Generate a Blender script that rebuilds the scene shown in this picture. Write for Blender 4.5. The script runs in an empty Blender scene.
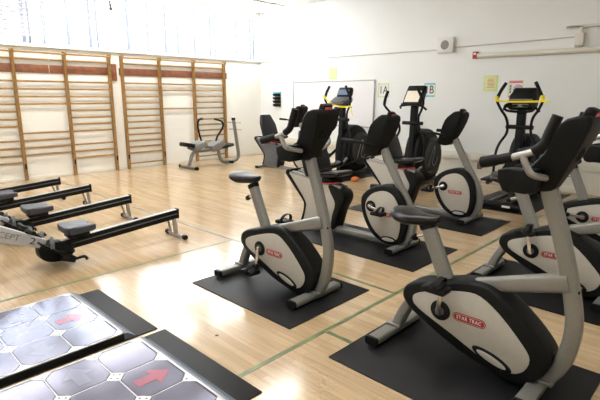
import bpy, bmesh, math, random
from mathutils import Vector, Matrix
random.seed(7)
S = bpy.context.scene
COL = S.collection
PI = math.pi
R = math.radians

# ------------------------------------------------------------------ materials
def mat(name, col, rough=0.5, metal=0.0, noise=0.0, nscale=40.0, bump=0.0, bscale=120.0, coat=0.0, spec=0.5, rvar=0.0):
    m = bpy.data.materials.new(name); m.use_nodes = True
    nt = m.node_tree; b = nt.nodes['Principled BSDF']
    b.inputs['Base Color'].default_value = (*col, 1)
    b.inputs['Roughness'].default_value = rough
    b.inputs['Metallic'].default_value = metal
    b.inputs['Specular IOR Level'].default_value = spec
    if coat:
        b.inputs['Coat Weight'].default_value = coat
        b.inputs['Coat Roughness'].default_value = 0.1
    tc = nt.nodes.new('ShaderNodeTexCoord')
    if noise or rvar:
        n = nt.nodes.new('ShaderNodeTexNoise'); n.inputs['Scale'].default_value = nscale
        n.inputs['Detail'].default_value = 4
        nt.links.new(tc.outputs['Object'], n.inputs['Vector'])
        if noise:
            r = nt.nodes.new('ShaderNodeValToRGB')
            r.color_ramp.elements[0].position = 0.3; r.color_ramp.elements[1].position = 0.7
            r.color_ramp.elements[0].color = (*[c * (1 - noise) for c in col], 1)
            r.color_ramp.elements[1].color = (*[min(1, c * (1 + noise)) for c in col], 1)
            nt.links.new(n.outputs['Fac'], r.inputs['Fac'])
            nt.links.new(r.outputs['Color'], b.inputs['Base Color'])
        if rvar:
            mr = nt.nodes.new('ShaderNodeMapRange')
            mr.inputs['To Min'].default_value = max(0, rough - rvar); mr.inputs['To Max'].default_value = rough + rvar
            nt.links.new(n.outputs['Fac'], mr.inputs['Value'])
            nt.links.new(mr.outputs['Result'], b.inputs['Roughness'])
    if bump:
        n2 = nt.nodes.new('ShaderNodeTexNoise'); n2.inputs['Scale'].default_value = bscale
        n2.inputs['Detail'].default_value = 3
        nt.links.new(tc.outputs['Object'], n2.inputs['Vector'])
        bp = nt.nodes.new('ShaderNodeBump'); bp.inputs['Strength'].default_value = bump
        bp.inputs['Distance'].default_value = 0.004
        nt.links.new(n2.outputs['Fac'], bp.inputs['Height'])
        nt.links.new(bp.outputs['Normal'], b.inputs['Normal'])
    return m

M = {}
M['wall'] = mat('wall_paint', (0.83, 0.82, 0.76), 0.55, noise=0.02, nscale=1.5, bump=0.05, bscale=60)
M['wall_b'] = mat('back_wall_paint', (0.82, 0.845, 0.845), 0.45, noise=0.02, nscale=1.2, bump=0.05, bscale=60)
M['ceil'] = mat('ceiling_paint', (0.84, 0.83, 0.80), 0.8, noise=0.02, nscale=3)
M['trim'] = mat('cream_trim', (0.76, 0.74, 0.66), 0.5, noise=0.03, nscale=8)
M['greytrim'] = mat('grey_trim', (0.55, 0.54, 0.50), 0.5, noise=0.05, nscale=8)
M['wood'] = mat('varnished_wood', (0.31, 0.17, 0.055), 0.38, noise=0.22, nscale=14, bump=0.1, bscale=50)
M['rung'] = mat('rung_wood', (0.33, 0.19, 0.062), 0.38, noise=0.2, nscale=9)
M['board'] = mat('dark_board', (0.20, 0.07, 0.03), 0.45, noise=0.25, nscale=10, bump=0.1)
M['silver'] = mat('silver_paint', (0.245, 0.245, 0.23), 0.34, 0.4, noise=0.05, nscale=60, bump=0.04, bscale=300)
M['chrome'] = mat('chrome', (0.72, 0.72, 0.72), 0.16, 1.0, rvar=0.05, nscale=30)
M['panel'] = mat('grey_panel', (0.45, 0.43, 0.385), 0.45, 0.05, noise=0.03, nscale=30)
M['black'] = mat('black_plastic', (0.005, 0.0058, 0.006), 0.5, noise=0.2, nscale=50, bump=0.05, bscale=300, spec=0.2)
M['blackrub'] = mat('black_rubber_grip', (0.005, 0.005, 0.006), 0.65, noise=0.2, nscale=80, bump=0.1, bscale=400, spec=0.25)
M['vinyl'] = mat('black_vinyl', (0.008, 0.008, 0.010), 0.36, noise=0.15, nscale=40, bump=0.05, bscale=200, spec=0.35)
M['greyseat'] = mat('grey_vinyl', (0.045, 0.048, 0.062), 0.4, noise=0.1, nscale=40, bump=0.05)
M['greypad'] = mat('pale_grey_pad', (0.24, 0.24, 0.235), 0.5, noise=0.06, nscale=30)
M['pedgrey'] = mat('charcoal_shell', (0.10, 0.105, 0.115), 0.4, noise=0.1, nscale=30)
M['mat'] = mat('rubber_mat', (0.005, 0.005, 0.0065), 0.5, noise=0.5, nscale=260, bump=0.25, bscale=350, rvar=0.05, spec=0.26)
M['red'] = mat('red_plastic', (0.42, 0.015, 0.02), 0.4, noise=0.06, nscale=40)
M['badge'] = mat('badge_red', (0.30, 0.018, 0.022), 0.35, noise=0.05, nscale=60)
M['badgerim'] = mat('badge_rim', (0.55, 0.40, 0.36), 0.35, noise=0.05, nscale=60)
M['pinkbadge'] = mat('console_badge_red', (0.62, 0.10, 0.09), 0.4, noise=0.05, nscale=60)
M['white'] = mat('white_plastic', (0.80, 0.80, 0.78), 0.45, noise=0.02, nscale=30)
M['paper'] = mat('paper', (0.86, 0.85, 0.82), 0.7, noise=0.02, nscale=30)
M['cream'] = mat('cream_paper', (0.86, 0.80, 0.67), 0.7, noise=0.02, nscale=30)
M['screen'] = mat('screen_glass', (0.03, 0.05, 0.10), 0.12, noise=0.1, nscale=10)
M['bluescreen'] = mat('blue_console', (0.13, 0.20, 0.33), 0.25, noise=0.15, nscale=10)
M['ink'] = mat('dark_ink', (0.04, 0.04, 0.07), 0.6, noise=0.1, nscale=50)
M['greyink'] = mat('grey_ink', (0.22, 0.21, 0.19), 0.6, noise=0.1, nscale=50)
M['lime'] = mat('lime_border', (0.62, 0.80, 0.36), 0.7, noise=0.03, nscale=50)
M['yellow'] = mat('yellow_paper', (0.84, 0.76, 0.40), 0.7, noise=0.03, nscale=50)
M['pink'] = mat('pink_strip', (0.85, 0.12, 0.33), 0.7, noise=0.03, nscale=50)
M['cyan'] = mat('cyan_strip', (0.16, 0.60, 0.78), 0.7, noise=0.03, nscale=50)
M['tape'] = mat('yellow_tape', (0.85, 0.72, 0.02), 0.4, noise=0.05, nscale=30)
M['board_w'] = mat('whiteboard_face', (0.83, 0.83, 0.85), 0.25, noise=0.01, nscale=5)
M['alum'] = mat('aluminium', (0.40, 0.40, 0.40), 0.35, 0.7, rvar=0.05, nscale=30)
M['mull'] = mat('window_metal', (0.30, 0.33, 0.40), 0.5, 0.1, noise=0.05, nscale=20)
M['sill'] = mat('window_sill_paint', (0.74, 0.74, 0.72), 0.5, noise=0.04, nscale=10)
M['slat'] = mat('blind_slat', (0.74, 0.75, 0.78), 0.5, noise=0.03, nscale=20)
M['slatdark'] = mat('blind_slat_grey', (0.42, 0.42, 0.45), 0.5, noise=0.05, nscale=20)
M['orange'] = mat('orange_cloth', (0.65, 0.17, 0.04), 0.8, noise=0.2, nscale=40)
M['outlet'] = mat('brown_outlet', (0.16, 0.10, 0.06), 0.5, noise=0.1, nscale=40)
M['greenline'] = mat('green_floor_line', (0.15, 0.19, 0.085), 0.4, noise=0.35, nscale=9)
M['darkline'] = mat('dark_floor_line', (0.20, 0.19, 0.15), 0.45, noise=0.3, nscale=9)
M['steel'] = mat('brushed_step_metal', (0.17, 0.175, 0.24), 0.18, 0.6, noise=0.12, nscale=5, rvar=0.08)
M['bracket'] = mat('bracket_metal', (0.56, 0.56, 0.57), 0.3, 0.5, noise=0.05, nscale=30)
M['bluegrey'] = mat('blue_grey_edge', (0.13, 0.155, 0.20), 0.4, noise=0.1, nscale=20)
M['arrowpink'] = mat('pink_arrow_film', (0.36, 0.12, 0.17), 0.2, 0.3, noise=0.1, nscale=10)
M['arrowblue'] = mat('blue_arrow_film', (0.20, 0.21, 0.29), 0.2, 0.3, noise=0.1, nscale=10)

def emis(name, col, s):
    m = bpy.data.materials.new(name); m.use_nodes = True
    nt = m.node_tree; nt.nodes.clear()
    e = nt.nodes.new('ShaderNodeEmission'); o = nt.nodes.new('ShaderNodeOutputMaterial')
    e.inputs['Color'].default_value = (*col, 1); e.inputs['Strength'].default_value = s
    nt.links.new(e.outputs[0], o.inputs[0]); return m
M['lamp'] = emis('lamp_diffuser', (1.0, 0.98, 0.95), 8.0)

def glass_mat():
    m = bpy.data.materials.new('window_glass'); m.use_nodes = True
    nt = m.node_tree; nt.nodes.clear()
    t = nt.nodes.new('ShaderNodeBsdfTransparent'); g = nt.nodes.new('ShaderNodeBsdfGlossy')
    g.inputs['Roughness'].default_value = 0.02
    mx = nt.nodes.new('ShaderNodeMixShader'); mx.inputs[0].default_value = 0.06
    o = nt.nodes.new('ShaderNodeOutputMaterial')
    nt.links.new(t.outputs[0], mx.inputs[1]); nt.links.new(g.outputs[0], mx.inputs[2]); nt.links.new(mx.outputs[0], o.inputs[0])
    return m
M['glass'] = glass_mat()
M['cover'] = mat('pale_cover', (0.47, 0.47, 0.48), 0.4, noise=0.04, nscale=20)

def floor_mat():
    m = bpy.data.materials.new('maple_floor'); m.use_nodes = True
    nt = m.node_tree; b = nt.nodes['Principled BSDF']; L = nt.links.new
    tc = nt.nodes.new('ShaderNodeTexCoord')
    mp = nt.nodes.new('ShaderNodeMapping'); mp.inputs['Rotation'].default_value = (0, 0, R(90))
    L(tc.outputs['Object'], mp.inputs['Vector'])
    br = nt.nodes.new('ShaderNodeTexBrick')
    br.offset = 0.37; br.offset_frequency = 2
    br.inputs['Scale'].default_value = 1.0
    br.inputs['Brick Width'].default_value = 0.9; br.inputs['Row Height'].default_value = 0.057
    br.inputs['Mortar Size'].default_value = 0.0012; br.inputs['Mortar Smooth'].default_value = 0.3
    br.inputs['Color1'].default_value = (0.53, 0.39, 0.235, 1)
    br.inputs['Color2'].default_value = (0.44, 0.312, 0.175, 1)
    br.inputs['Mortar'].default_value = (0.33, 0.225, 0.125, 1)
    br.inputs['Bias'].default_value = -0.1
    L(mp.outputs['Vector'], br.inputs['Vector'])
    st = nt.nodes.new('ShaderNodeMapping'); st.inputs['Scale'].default_value = (28, 1.6, 1)
    L(tc.outputs['Object'], st.inputs['Vector'])
    n = nt.nodes.new('ShaderNodeTexNoise'); n.inputs['Scale'].default_value = 1.6; n.inputs['Detail'].default_value = 5
    L(st.outputs['Vector'], n.inputs['Vector'])
    n2 = nt.nodes.new('ShaderNodeTexNoise'); n2.inputs['Scale'].default_value = 0.7; n2.inputs['Detail'].default_value = 3
    L(tc.outputs['Object'], n2.inputs['Vector'])
    mr = nt.nodes.new('ShaderNodeMapRange'); mr.inputs['From Min'].default_value = 0.3; mr.inputs['From Max'].default_value = 0.7
    mr.inputs['To Min'].default_value = 0.86; mr.inputs['To Max'].default_value = 1.12
    L(n.outputs['Fac'], mr.inputs['Value'])
    mr2 = nt.nodes.new('ShaderNodeMapRange'); mr2.inputs['From Min'].default_value = 0.3; mr2.inputs['From Max'].default_value = 0.7
    mr2.inputs['To Min'].default_value = 0.93; mr2.inputs['To Max'].default_value = 1.06
    L(n2.outputs['Fac'], mr2.inputs['Value'])
    mu = nt.nodes.new('ShaderNodeMath'); mu.operation = 'MULTIPLY'
    L(mr.outputs[0], mu.inputs[0]); L(mr2.outputs[0], mu.inputs[1])
    mx = nt.nodes.new('ShaderNodeVectorMath'); mx.operation = 'SCALE'
    L(br.outputs['Color'], mx.inputs[0]); L(mu.outputs[0], mx.inputs['Scale'])
    L(mx.outputs[0], b.inputs['Base Color'])
    mr3 = nt.nodes.new('ShaderNodeMapRange'); mr3.inputs['To Min'].default_value = 0.13; mr3.inputs['To Max'].default_value = 0.18
    L(n2.outputs['Fac'], mr3.inputs['Value'])
    L(mr3.outputs[0], b.inputs['Roughness'])
    b.inputs['Specular IOR Level'].default_value = 0.9
    bp = nt.nodes.new('ShaderNodeBump'); bp.inputs['Strength'].default_value = 0.03; bp.inputs['Distance'].default_value = 0.002
    L(n.outputs['Fac'], bp.inputs['Height']); L(bp.outputs['Normal'], b.inputs['Normal'])
    return m
M['floor'] = floor_mat()

# ------------------------------------------------------------------ mesh helpers
def cr(pts, n=4, closed=False):
    """Catmull-Rom resample"""
    P = [Vector(p) for p in pts]; N = len(P); out = []
    rng = range(N) if closed else range(N - 1)
    for i in rng:
        if closed:
            p0, p1, p2, p3 = P[i - 1], P[i], P[(i + 1) % N], P[(i + 2) % N]
        else:
            p1, p2 = P[i], P[i + 1]
            p0 = P[i - 1] if i > 0 else p1 * 2 - p2
            p3 = P[i + 2] if i + 2 < N else p2 * 2 - p1
        for k in range(n):
            t = k / n
            out.append(0.5 * ((2 * p1) + (p2 - p0) * t + (2 * p0 - 5 * p1 + 4 * p2 - p3) * t * t + (3 * p1 - p0 - 3 * p2 + p3) * t ** 3))
    if not closed: out.append(P[-1].copy())
    return out

def cr2(pts, n=3):
    return [(p.x, p.y) for p in cr([(a, c, 0) for a, c in pts], n, True)]

def circ(r, n=12): return [(r * math.cos(2 * PI * k / n), r * math.sin(2 * PI * k / n)) for k in range(n)]
def rrect(w, h, r=None, n=3):
    r = min(w, h) * 0.28 if r is None else r
    o = []
    for cx, cy, a0 in ((w / 2 - r, h / 2 - r, 0), (-w / 2 + r, h / 2 - r, 90), (-w / 2 + r, -h / 2 + r, 180), (w / 2 - r, -h / 2 + r, 270)):
        for k in range(n + 1):
            a = R(a0 + 90 * k / n); o.append((cx + r * math.cos(a), cy + r * math.sin(a)))
    return o

def sweep(bm, pts, prof, side=None, scale=None):
    """sweep 2-D profile (a along side, b along normal) along pts; side = fixed lateral axis"""
    P = [Vector(p) for p in pts]; N = len(P); rings = []
    prev = None
    for i in range(N):
        t = (P[min(i + 1, N - 1)] - P[max(i - 1, 0)]).normalized()
        if side is not None:
            s = Vector(side); s = (s - t * s.dot(t)).normalized()
        else:
            if prev is None:
                ref = Vector((0, 0, 1)) if abs(t.z) < 0.9 else Vector((1, 0, 0))
                s = ref.cross(t).normalized()
            else:
                s = (prev - t * prev.dot(t)).normalized()
            prev = s
        nn = t.cross(s)
        k = scale[i] if scale else 1.0
        rings.append([bm.verts.new(P[i] + s * a * k + nn * b * k) for a, b in prof])
    m = len(prof)
    for i in range(N - 1):
        for j in range(m):
            bm.faces.new((rings[i][j], rings[i][(j + 1) % m], rings[i + 1][(j + 1) % m], rings[i + 1][j]))
    bm.faces.new(rings[0][::-1]); bm.faces.new(rings[-1])
    return bm

def tube(bm, pts, r, n=10, smooth=4, scale=None):
    if smooth and len(pts) > 2: pts = cr(pts, smooth)
    return sweep(bm, pts, circ(r, n), scale=scale)

def box(bm, c, s, bev=0.0, rot=None):
    g = bmesh.ops.create_cube(bm, size=1.0)
    vs = g['verts']
    bmesh.ops.scale(bm, vec=s, verts=vs)
    if bev:
        es = list({e for v in vs for e in v.link_edges})
        rr = bmesh.ops.bevel(bm, geom=es, offset=bev, segments=2, affect='EDGES', profile=0.5)
        vs = list({v for f in rr['faces'] for v in f.verts} | {v for v in vs if v.is_valid})
    mx = Matrix.Translation(Vector(c)) @ (rot.to_4x4() if rot else Matrix.Identity(4))
    bmesh.ops.transform(bm, matrix=mx, verts=vs)
    return vs

def prism(bm, poly, y0, y1, bev=0.0, seg=2, axis='y'):
    """extrude polygon (a,b): axis y -> (a, y, b); axis z -> (a, b, z); axis x -> (x, a, b)"""
    def pt(a, b, d):
        return {'y': (a, d, b), 'z': (a, b, d), 'x': (d, a, b)}[axis]
    A = [bm.verts.new(pt(p[0], p[1], y0)) for p in poly]
    B = [bm.verts.new(pt(p[0], p[1], y1)) for p in poly]
    n = len(poly)
    fa = bm.faces.new(A); fb = bm.faces.new(B[::-1]); fs = [fa, fb]
    for i in range(n):
        fs.append(bm.faces.new((A[(i + 1) % n], A[i], B[i], B[(i + 1) % n])))
    bmesh.ops.recalc_face_normals(bm, faces=fs)
    vs = A + B
    if bev:
        es = list(fa.edges) + list(fb.edges)
        rr = bmesh.ops.bevel(bm, geom=es, offset=bev, segments=seg, affect='EDGES', profile=0.5)
        vs = [v for v in vs if v.is_valid] + list({v for f in rr['faces'] for v in f.verts})
    return list(set(vs))

def ellipse(cx, cy, a, b, ang=0, n=24):
    c, s = math.cos(R(ang)), math.sin(R(ang)); o = []
    for k in range(n):
        t = 2 * PI * k / n; x, y = a * math.cos(t), b * math.sin(t)
        o.append((cx + x * c - y * s, cy + x * s + y * c))
    return o

def stadium(cx, cy, w, h, n=8):
    r = h / 2; o = []
    for k in range(n + 1):
        a = -PI / 2 + PI * k / n; o.append((cx + w / 2 - r + r * math.cos(a), cy + r * math.sin(a)))
    for k in range(n + 1):
        a = PI / 2 + PI * k / n; o.append((cx - w / 2 + r + r * math.cos(a), cy + r * math.sin(a)))
    return o

def lathe(bm, prof, n=24, axis='y', c=(0, 0, 0)):
    """prof: (radius, along)"""
    rings = []
    for r, d in prof:
        ring = []
        for k in range(n):
            a = 2 * PI * k / n; x, y = r * math.cos(a), r * math.sin(a)
            p = {'y': (x, d, y), 'z': (x, y, d), 'x': (d, x, y)}[axis]
            ring.append(bm.verts.new(Vector(p) + Vector(c)))
        rings.append(ring)
    fs = []
    for i in range(len(rings) - 1):
        for k in range(n):
            fs.append(bm.faces.new((rings[i][k], rings[i][(k + 1) % n], rings[i + 1][(k + 1) % n], rings[i + 1][k])))
    fs.append(bm.faces.new(rings[0])); fs.append(bm.faces.new(rings[-1]))
    bmesh.ops.recalc_face_normals(bm, faces=fs)

def NB(): return bmesh.new()
def obj(name, bm, m, parent=None, label=None, loc=None, ang=35):
    me = bpy.data.meshes.new(name)
    bmesh.ops.recalc_face_normals(bm, faces=bm.faces[:])
    bm.to_mesh(me); bm.free()
    me.polygons.foreach_set('use_smooth', [True] * len(me.polygons))
    me.set_sharp_from_angle(angle=R(ang))
    me.materials.append(M[m])
    o = bpy.data.objects.new(name, me); COL.objects.link(o)
    if parent: o.parent = parent
    if loc: o.location = loc
    if label: o['label'] = label
    return o
def tag(o, label, cat, group=None):
    o['label'] = label; o['category'] = cat
    if group: o['group'] = group
    return o
def thing(name, label, cat, loc=(0, 0, 0), rotz=0, group=None):
    o = bpy.data.objects.new(name, None); COL.objects.link(o)
    o.empty_display_size = 0.1
    o.location = loc; o.rotation_euler = (0, 0, rotz)
    return tag(o, label, cat, group)
def struct(name, bm, m, ang=35):
    o = obj(name, bm, m, ang=ang); o['kind'] = 'structure'; return o

def lettering(name, text, size, m, parent, loc, rot, label=None, depth=0.0015, spacing=1.0, align='CENTER', sx=1.0):
    cu = bpy.data.curves.new(name, 'FONT'); cu.body = text; cu.size = size; cu.extrude = depth
    cu.align_x = align; cu.align_y = 'CENTER'; cu.space_character = spacing
    t = bpy.data.objects.new('tmp', cu); COL.objects.link(t)
    dg = bpy.context.evaluated_depsgraph_get(); dg.update()
    me = bpy.data.meshes.new_from_object(t.evaluated_get(dg))
    bpy.data.objects.remove(t); bpy.data.curves.remove(cu)
    me.name = name; me.materials.clear(); me.materials.append(M[m])
    o = bpy.data.objects.new(name, me); COL.objects.link(o)
    o.parent = parent; o.location = loc; o.rotation_euler = rot; o.scale = (sx, 1, 1)
    if label: o['label'] = label
    return o

# ------------------------------------------------------------------ room
XB, YL, ZC = 8.64, 9.87, 3.70      # back wall plane, left (window) wall plane, ceiling
XF, YR = -2.2, -2.4                # walls behind the camera
b = NB(); box(b, ((XF + XB) / 2, (YR + YL) / 2, -0.05), (XB - XF + 0.5, YL - YR + 0.7, 0.1)); struct('floor', b, 'floor')
b = NB(); box(b, ((XF + XB) / 2, (YR + YL) / 2, ZC + 0.05), (XB - XF + 0.5, YL - YR + 0.7, 0.1)); struct('ceiling', b, 'ceil')
b = NB(); box(b, (XB + 0.1, (YR + YL) / 2, ZC / 2), (0.2, YL - YR, ZC)); struct('wall_back', b, 'wall_b')
b = NB(); box(b, ((XF + XB) / 2, YR - 0.1, ZC / 2), (XB - XF + 0.4, 0.2, ZC)); struct('wall_right', b, 'wall')
b = NB(); box(b, (XF - 0.1, (YR + YL) / 2, ZC / 2), (0.2, YL - YR, ZC)); struct('wall_front', b, 'wall')
WT = 0.25
WZ0, WZ1 = 2.52, 3.57
WINS = [(0.9, 3.09), (3.19, 4.36), (4.80, 7.29), (7.41, 8.53)]
b = NB()
yc = YL + WT / 2
def wb(x0, x1, z0, z1): box(b, ((x0 + x1) / 2, yc, (z0 + z1) / 2), (x1 - x0, WT, z1 - z0))
wb(XF - 0.2, XB + 0.2, 0, WZ0); wb(XF - 0.2, XB + 0.2, WZ1, ZC)
xs = [XF - 0.2] + [v for w in WINS for v in w] + [XB + 0.2]
for i in range(0, len(xs), 2): wb(xs[i], xs[i + 1], WZ0, WZ1)
struct('wall_left', b, 'wall')
# windows
MULL = [[1.45, 2.0, 2.53, 2.98], [3.34, 3.77, 4.20], [5.01, 5.47, 5.90, 6.22, 6.68, 7.13], [7.50, 7.94, 8.40]]
for i, (x0, x1) in enumerate(WINS):
    w = bpy.data.objects.new('window_%d' % (i + 1), None); COL.objects.link(w); w['kind'] = 'structure'
    w.location = ((x0 + x1) / 2, YL + 0.15, WZ0)
    ox = (x0 + x1) / 2
    b = NB(); t = 0.035; hx = (x1 - x0) / 2; h = WZ1 - WZ0
    box(b, (0, 0, t / 2), (2 * hx, 0.05, t)); box(b, (0, 0, h - t / 2), (2 * hx, 0.05, t))
    for s in (-1, 1): box(b, (s * (hx - t / 2), 0, h / 2), (t, 0.05, h))
    for mx in MULL[i]: box(b, (mx - ox, 0, h / 2), (0.075, 0.06, h))
    box(b, (0, 0, 0.56), (2 * hx, 0.03, 0.02))
    obj('window_frame', b, 'mull', w)
    b = NB(); box(b, (0, 0.0, h / 2), (2 * hx - 0.03, 0.006, h - 0.03)); obj('pane', b, 'glass', w)
    b = NB(); box(b, (0, -0.13, -0.012), (2 * hx, 0.16, 0.022), 0.004); obj('window_sill', b, 'sill', w)
# continuous ledge below the windows
b = NB(); box(b, ((XF + XB) / 2, YL - 0.03, 2.475), (XB - XF, 0.06, 0.05), 0.006); struct('trim_1', b, 'sill')
b = NB(); box(b, (XF / 2 + XB / 2, YL - 0.006, 0.03), (XB - XF, 0.012, 0.06), 0.003); struct('baseboard_left', b, 'trim')
# back wall: raceway, lower panel, base
b = NB(); box(b, (XB - 0.03, (YR + YL) / 2, 0.455), (0.06, YL - YR, 0.15), 0.006); struct('trim_2', b, 'trim')
b = NB(); box(b, (XB - 0.008, (YR + YL) / 2, 0.235), (0.016, YL - YR, 0.29)); struct('trim_3', b, 'trim')
b = NB(); box(b, (XB - 0.018, (YR + YL) / 2, 0.045), (0.036, YL - YR, 0.09), 0.004); struct('baseboard_back', b, 'trim')

# blinds
def blind(x0, x1, ztop, zbot, pitch, tilt, m, label, cords, name='venetian_blind'):
    ox = (x0 + x1) / 2
    t = thing(name, label, 'blind', (ox, YL + 0.0, ztop), 0, None)
    hx = (x1 - x0) / 2
    b = NB(); box(b, (0, 0.04, -0.02), (2 * hx, 0.045, 0.04), 0.004); obj('head_rail', b, 'slat', t)
    b = NB(); z = -0.07
    rot = Matrix.Rotation(R(tilt), 3, 'X')
    while z > zbot - ztop + 0.04:
        box(b, (0, 0.04, z), (2 * hx - 0.02, 0.052 if tilt > 20 else 0.016, 0.0016), 0, rot); z -= pitch
    obj('slats', b, m, t)
    b = NB(); box(b, (0, 0.04, zbot - ztop + 0.012), (2 * hx - 0.01, 0.03, 0.018), 0.003); obj('bottom_rail', b, 'mull', t)
    for cx in cords:
        b = NB(); box(b, (cx - ox, 0.02, (zbot - ztop) / 2), (0.012, 0.002, ztop - zbot - 0.03)); obj('ladder_tape', b, 'slatdark', t)
    return t
bl = blind(0.92, 3.08, WZ1, 2.62, 0.075, 75, 'slatdark', 'partly raised grey venetian blind in the leftmost window', (1.6, 2.80))
b1 = blind(3.20, 4.35, WZ1, 2.535, 0.05, 4, 'slat', 'lowered white venetian blind in the window above the gap between the wall bars', ())
b = NB(); tube(b, [(3.28 - 3.775, -0.012, -0.05), (3.28 - 3.775, -0.075, -1.02), (3.28 - 3.775, -0.075, -1.58)], 0.004, 6, 2); obj('pull_cord', b, 'white', b1)
blind(4.81, 6.06, WZ1, 2.535, 0.05, 4, 'slat', 'lowered white venetian blind over the right-hand wall bars, beside the narrow wall pier', ())
blind(6.08, 7.28, WZ1, 2.535, 0.05, 4, 'slat', 'lowered white venetian blind in the right half of the widest window', ())
blind(7.42, 8.52, WZ1, 2.535, 0.05, 4, 'slat', 'lowered white venetian blind in the window nearest the corner', ())

# small box on the pier
t = thing('wall_box', 'small white wall box with black emblem between two windows', 'wall box', (4.585, YL, 3.34))
b = NB(); box(b, (0, -0.02, 0), (0.17, 0.04, 0.32), 0.008); obj('cover', b, 'white', t)
b = NB(); prism(b, ellipse(0.01, -0.035, 0.03, 0.034), -0.046, -0.04, 0); prism(b, ellipse(0.005, 0.03, 0.02, 0.035), -0.046, -0.04, 0); prism(b, ellipse(0.0, 0.09, 0.016, 0.03), -0.046, -0.04, 0)
obj('emblem', b, 'ink', t, 'black emblem')

# ceiling lights
def ceil_light(x, y, label, L=2.44):
    t = thing('ceiling_light', label, 'ceiling light', (x, y, ZC), 0, 'fluorescent ceiling lights')
    b = NB(); box(b, (0, 0, -0.02), (L, 0.34, 0.04), 0.005); obj('housing', b, 'white', t)
    b = NB(); prism(b, [(-0.14, -0.04), (0.14, -0.04), (0.11, -0.085), (-0.11, -0.085)], -L / 2 + 0.03, L / 2 - 0.03, axis='x'); obj('diffuser', b, 'lamp', t)
ceil_light(7.18, 8.78, 'fluorescent ceiling light near the corner above the windows')
for x, y in ((4.3, 8.78), (1.4, 8.78), (1.4, 5.4), (4.3, 5.4), (-0.6, 2.0), (2.3, 2.0)):  # unseen fixtures, added and placed to fill the room with light
    ceil_light(x, y, 'unseen long fluorescent ceiling light added above the gym floor for fill light')

# floor lines
def line(x0, x1, y0, y1, m, label):
    b = NB(); box(b, ((x0 + x1) / 2, (y0 + y1) / 2, 0.0008), (x1 - x0, y1 - y0, 0.0016))
    o = tag(obj('floor_line', b, m), label, 'floor line')
line(-2.1, 3.06, 4.005, 4.035, 'greenline', 'green floor line crossing between the rowing machines and the dance pads')
line(-2.1, 8.55, 1.888, 1.922, 'greenline', 'long green floor line running between the two rows of bikes to the back wall')
line(3.045, 3.075, 4.042, 9.7, 'darkline', 'thin dark floor line running from the rowing machines toward the wall bars')
line(3.055, 3.085, 1.927, 3.998, 'greenline', 'short green floor line beside the nearest left-row bike mat')
line(2.19, 2.225, -2.3, 1.883, 'greenline', 'green floor line ending under the front bike mat')

# ------------------------------------------------------------------ wall bars
RZ = [0.12, 0.35, 0.48, 0.615, 0.75, 0.885, 1.02, 1.15, 1.29, 1.425, 1.56, 1.70, 1.84]
def wall_bars(label, posts, bays, ext):
    t = thing('wall_bars', label, 'wall bars', (posts[0], YL, 0), 0)
    o = posts[0]
    for x in posts:
        b = NB()
        prism(b, [(-0.005, 0), (-0.085, 0), (-0.085, 2.30), (-0.13, 2.36), (-0.13, 2.40), (-0.005, 2.40)], x - o - 0.026, x - o + 0.026, 0.006, axis='x')
        po = obj('post', b, 'wood', t)
        b = NB(); box(b, (x - o + 0.0, -0.089, 0.27), (0.03, 0.012, 0.10), 0.003); obj('bolt_plate', b, 'black', po, 'dark bolt plate')
    for i, zs in enumerate(bays):
        for z in zs:
            b = NB(); y = -0.105 if z > 2.3 else -0.05
            sweep(b, [(posts[i] - o + 0.015, y, z), (posts[i + 1] - o - 0.015, y, z)], [(p * 1.0, q) for p, q in ellipse(0, 0, 0.014, 0.018, 0, 10)], side=(0, 1, 0))
            obj('rung', b, 'rung', t)
    b = NB(); box(b, ((posts[0] + posts[-1]) / 2 - o + ext / 2, -0.012, 2.07), (posts[-1] - posts[0] + 0.1 + ext, 0.022, 0.15), 0.003)
    obj('mounting_board', b, 'board', t, 'dark red-brown board')
    return t
allz = RZ[1:]; top = [2.24, 2.355]
bayA = [z for z in allz if z != 0.885] + top
bayB = [0.48, 0.615, 0.75, 0.885, 1.425, 1.56, 1.70, 1.84] + top
bayC = [z for z in allz if z != 0.75] + top
w1 = wall_bars('left set of wooden wall bars below the grey blind, at the left edge', [1.79, 2.68, 3.58, 4.455], [bayA, bayB, bayC], 0.0)
b = NB(); box(b, (4.555 - 1.79, -0.018, 2.05), (0.12, 0.035, 0.34), 0.004); obj('end_block', b, 'board', w1, 'dark red-brown end block')
wall_bars('right set of wooden wall bars behind the abdominal bench, nearest the corner', [4.725, 5.595, 6.49, 7.38], [allz + [0.12] + top, [1.84, 1.70, 1.29] + top, allz + [0.12] + top], 0.06)

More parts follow.
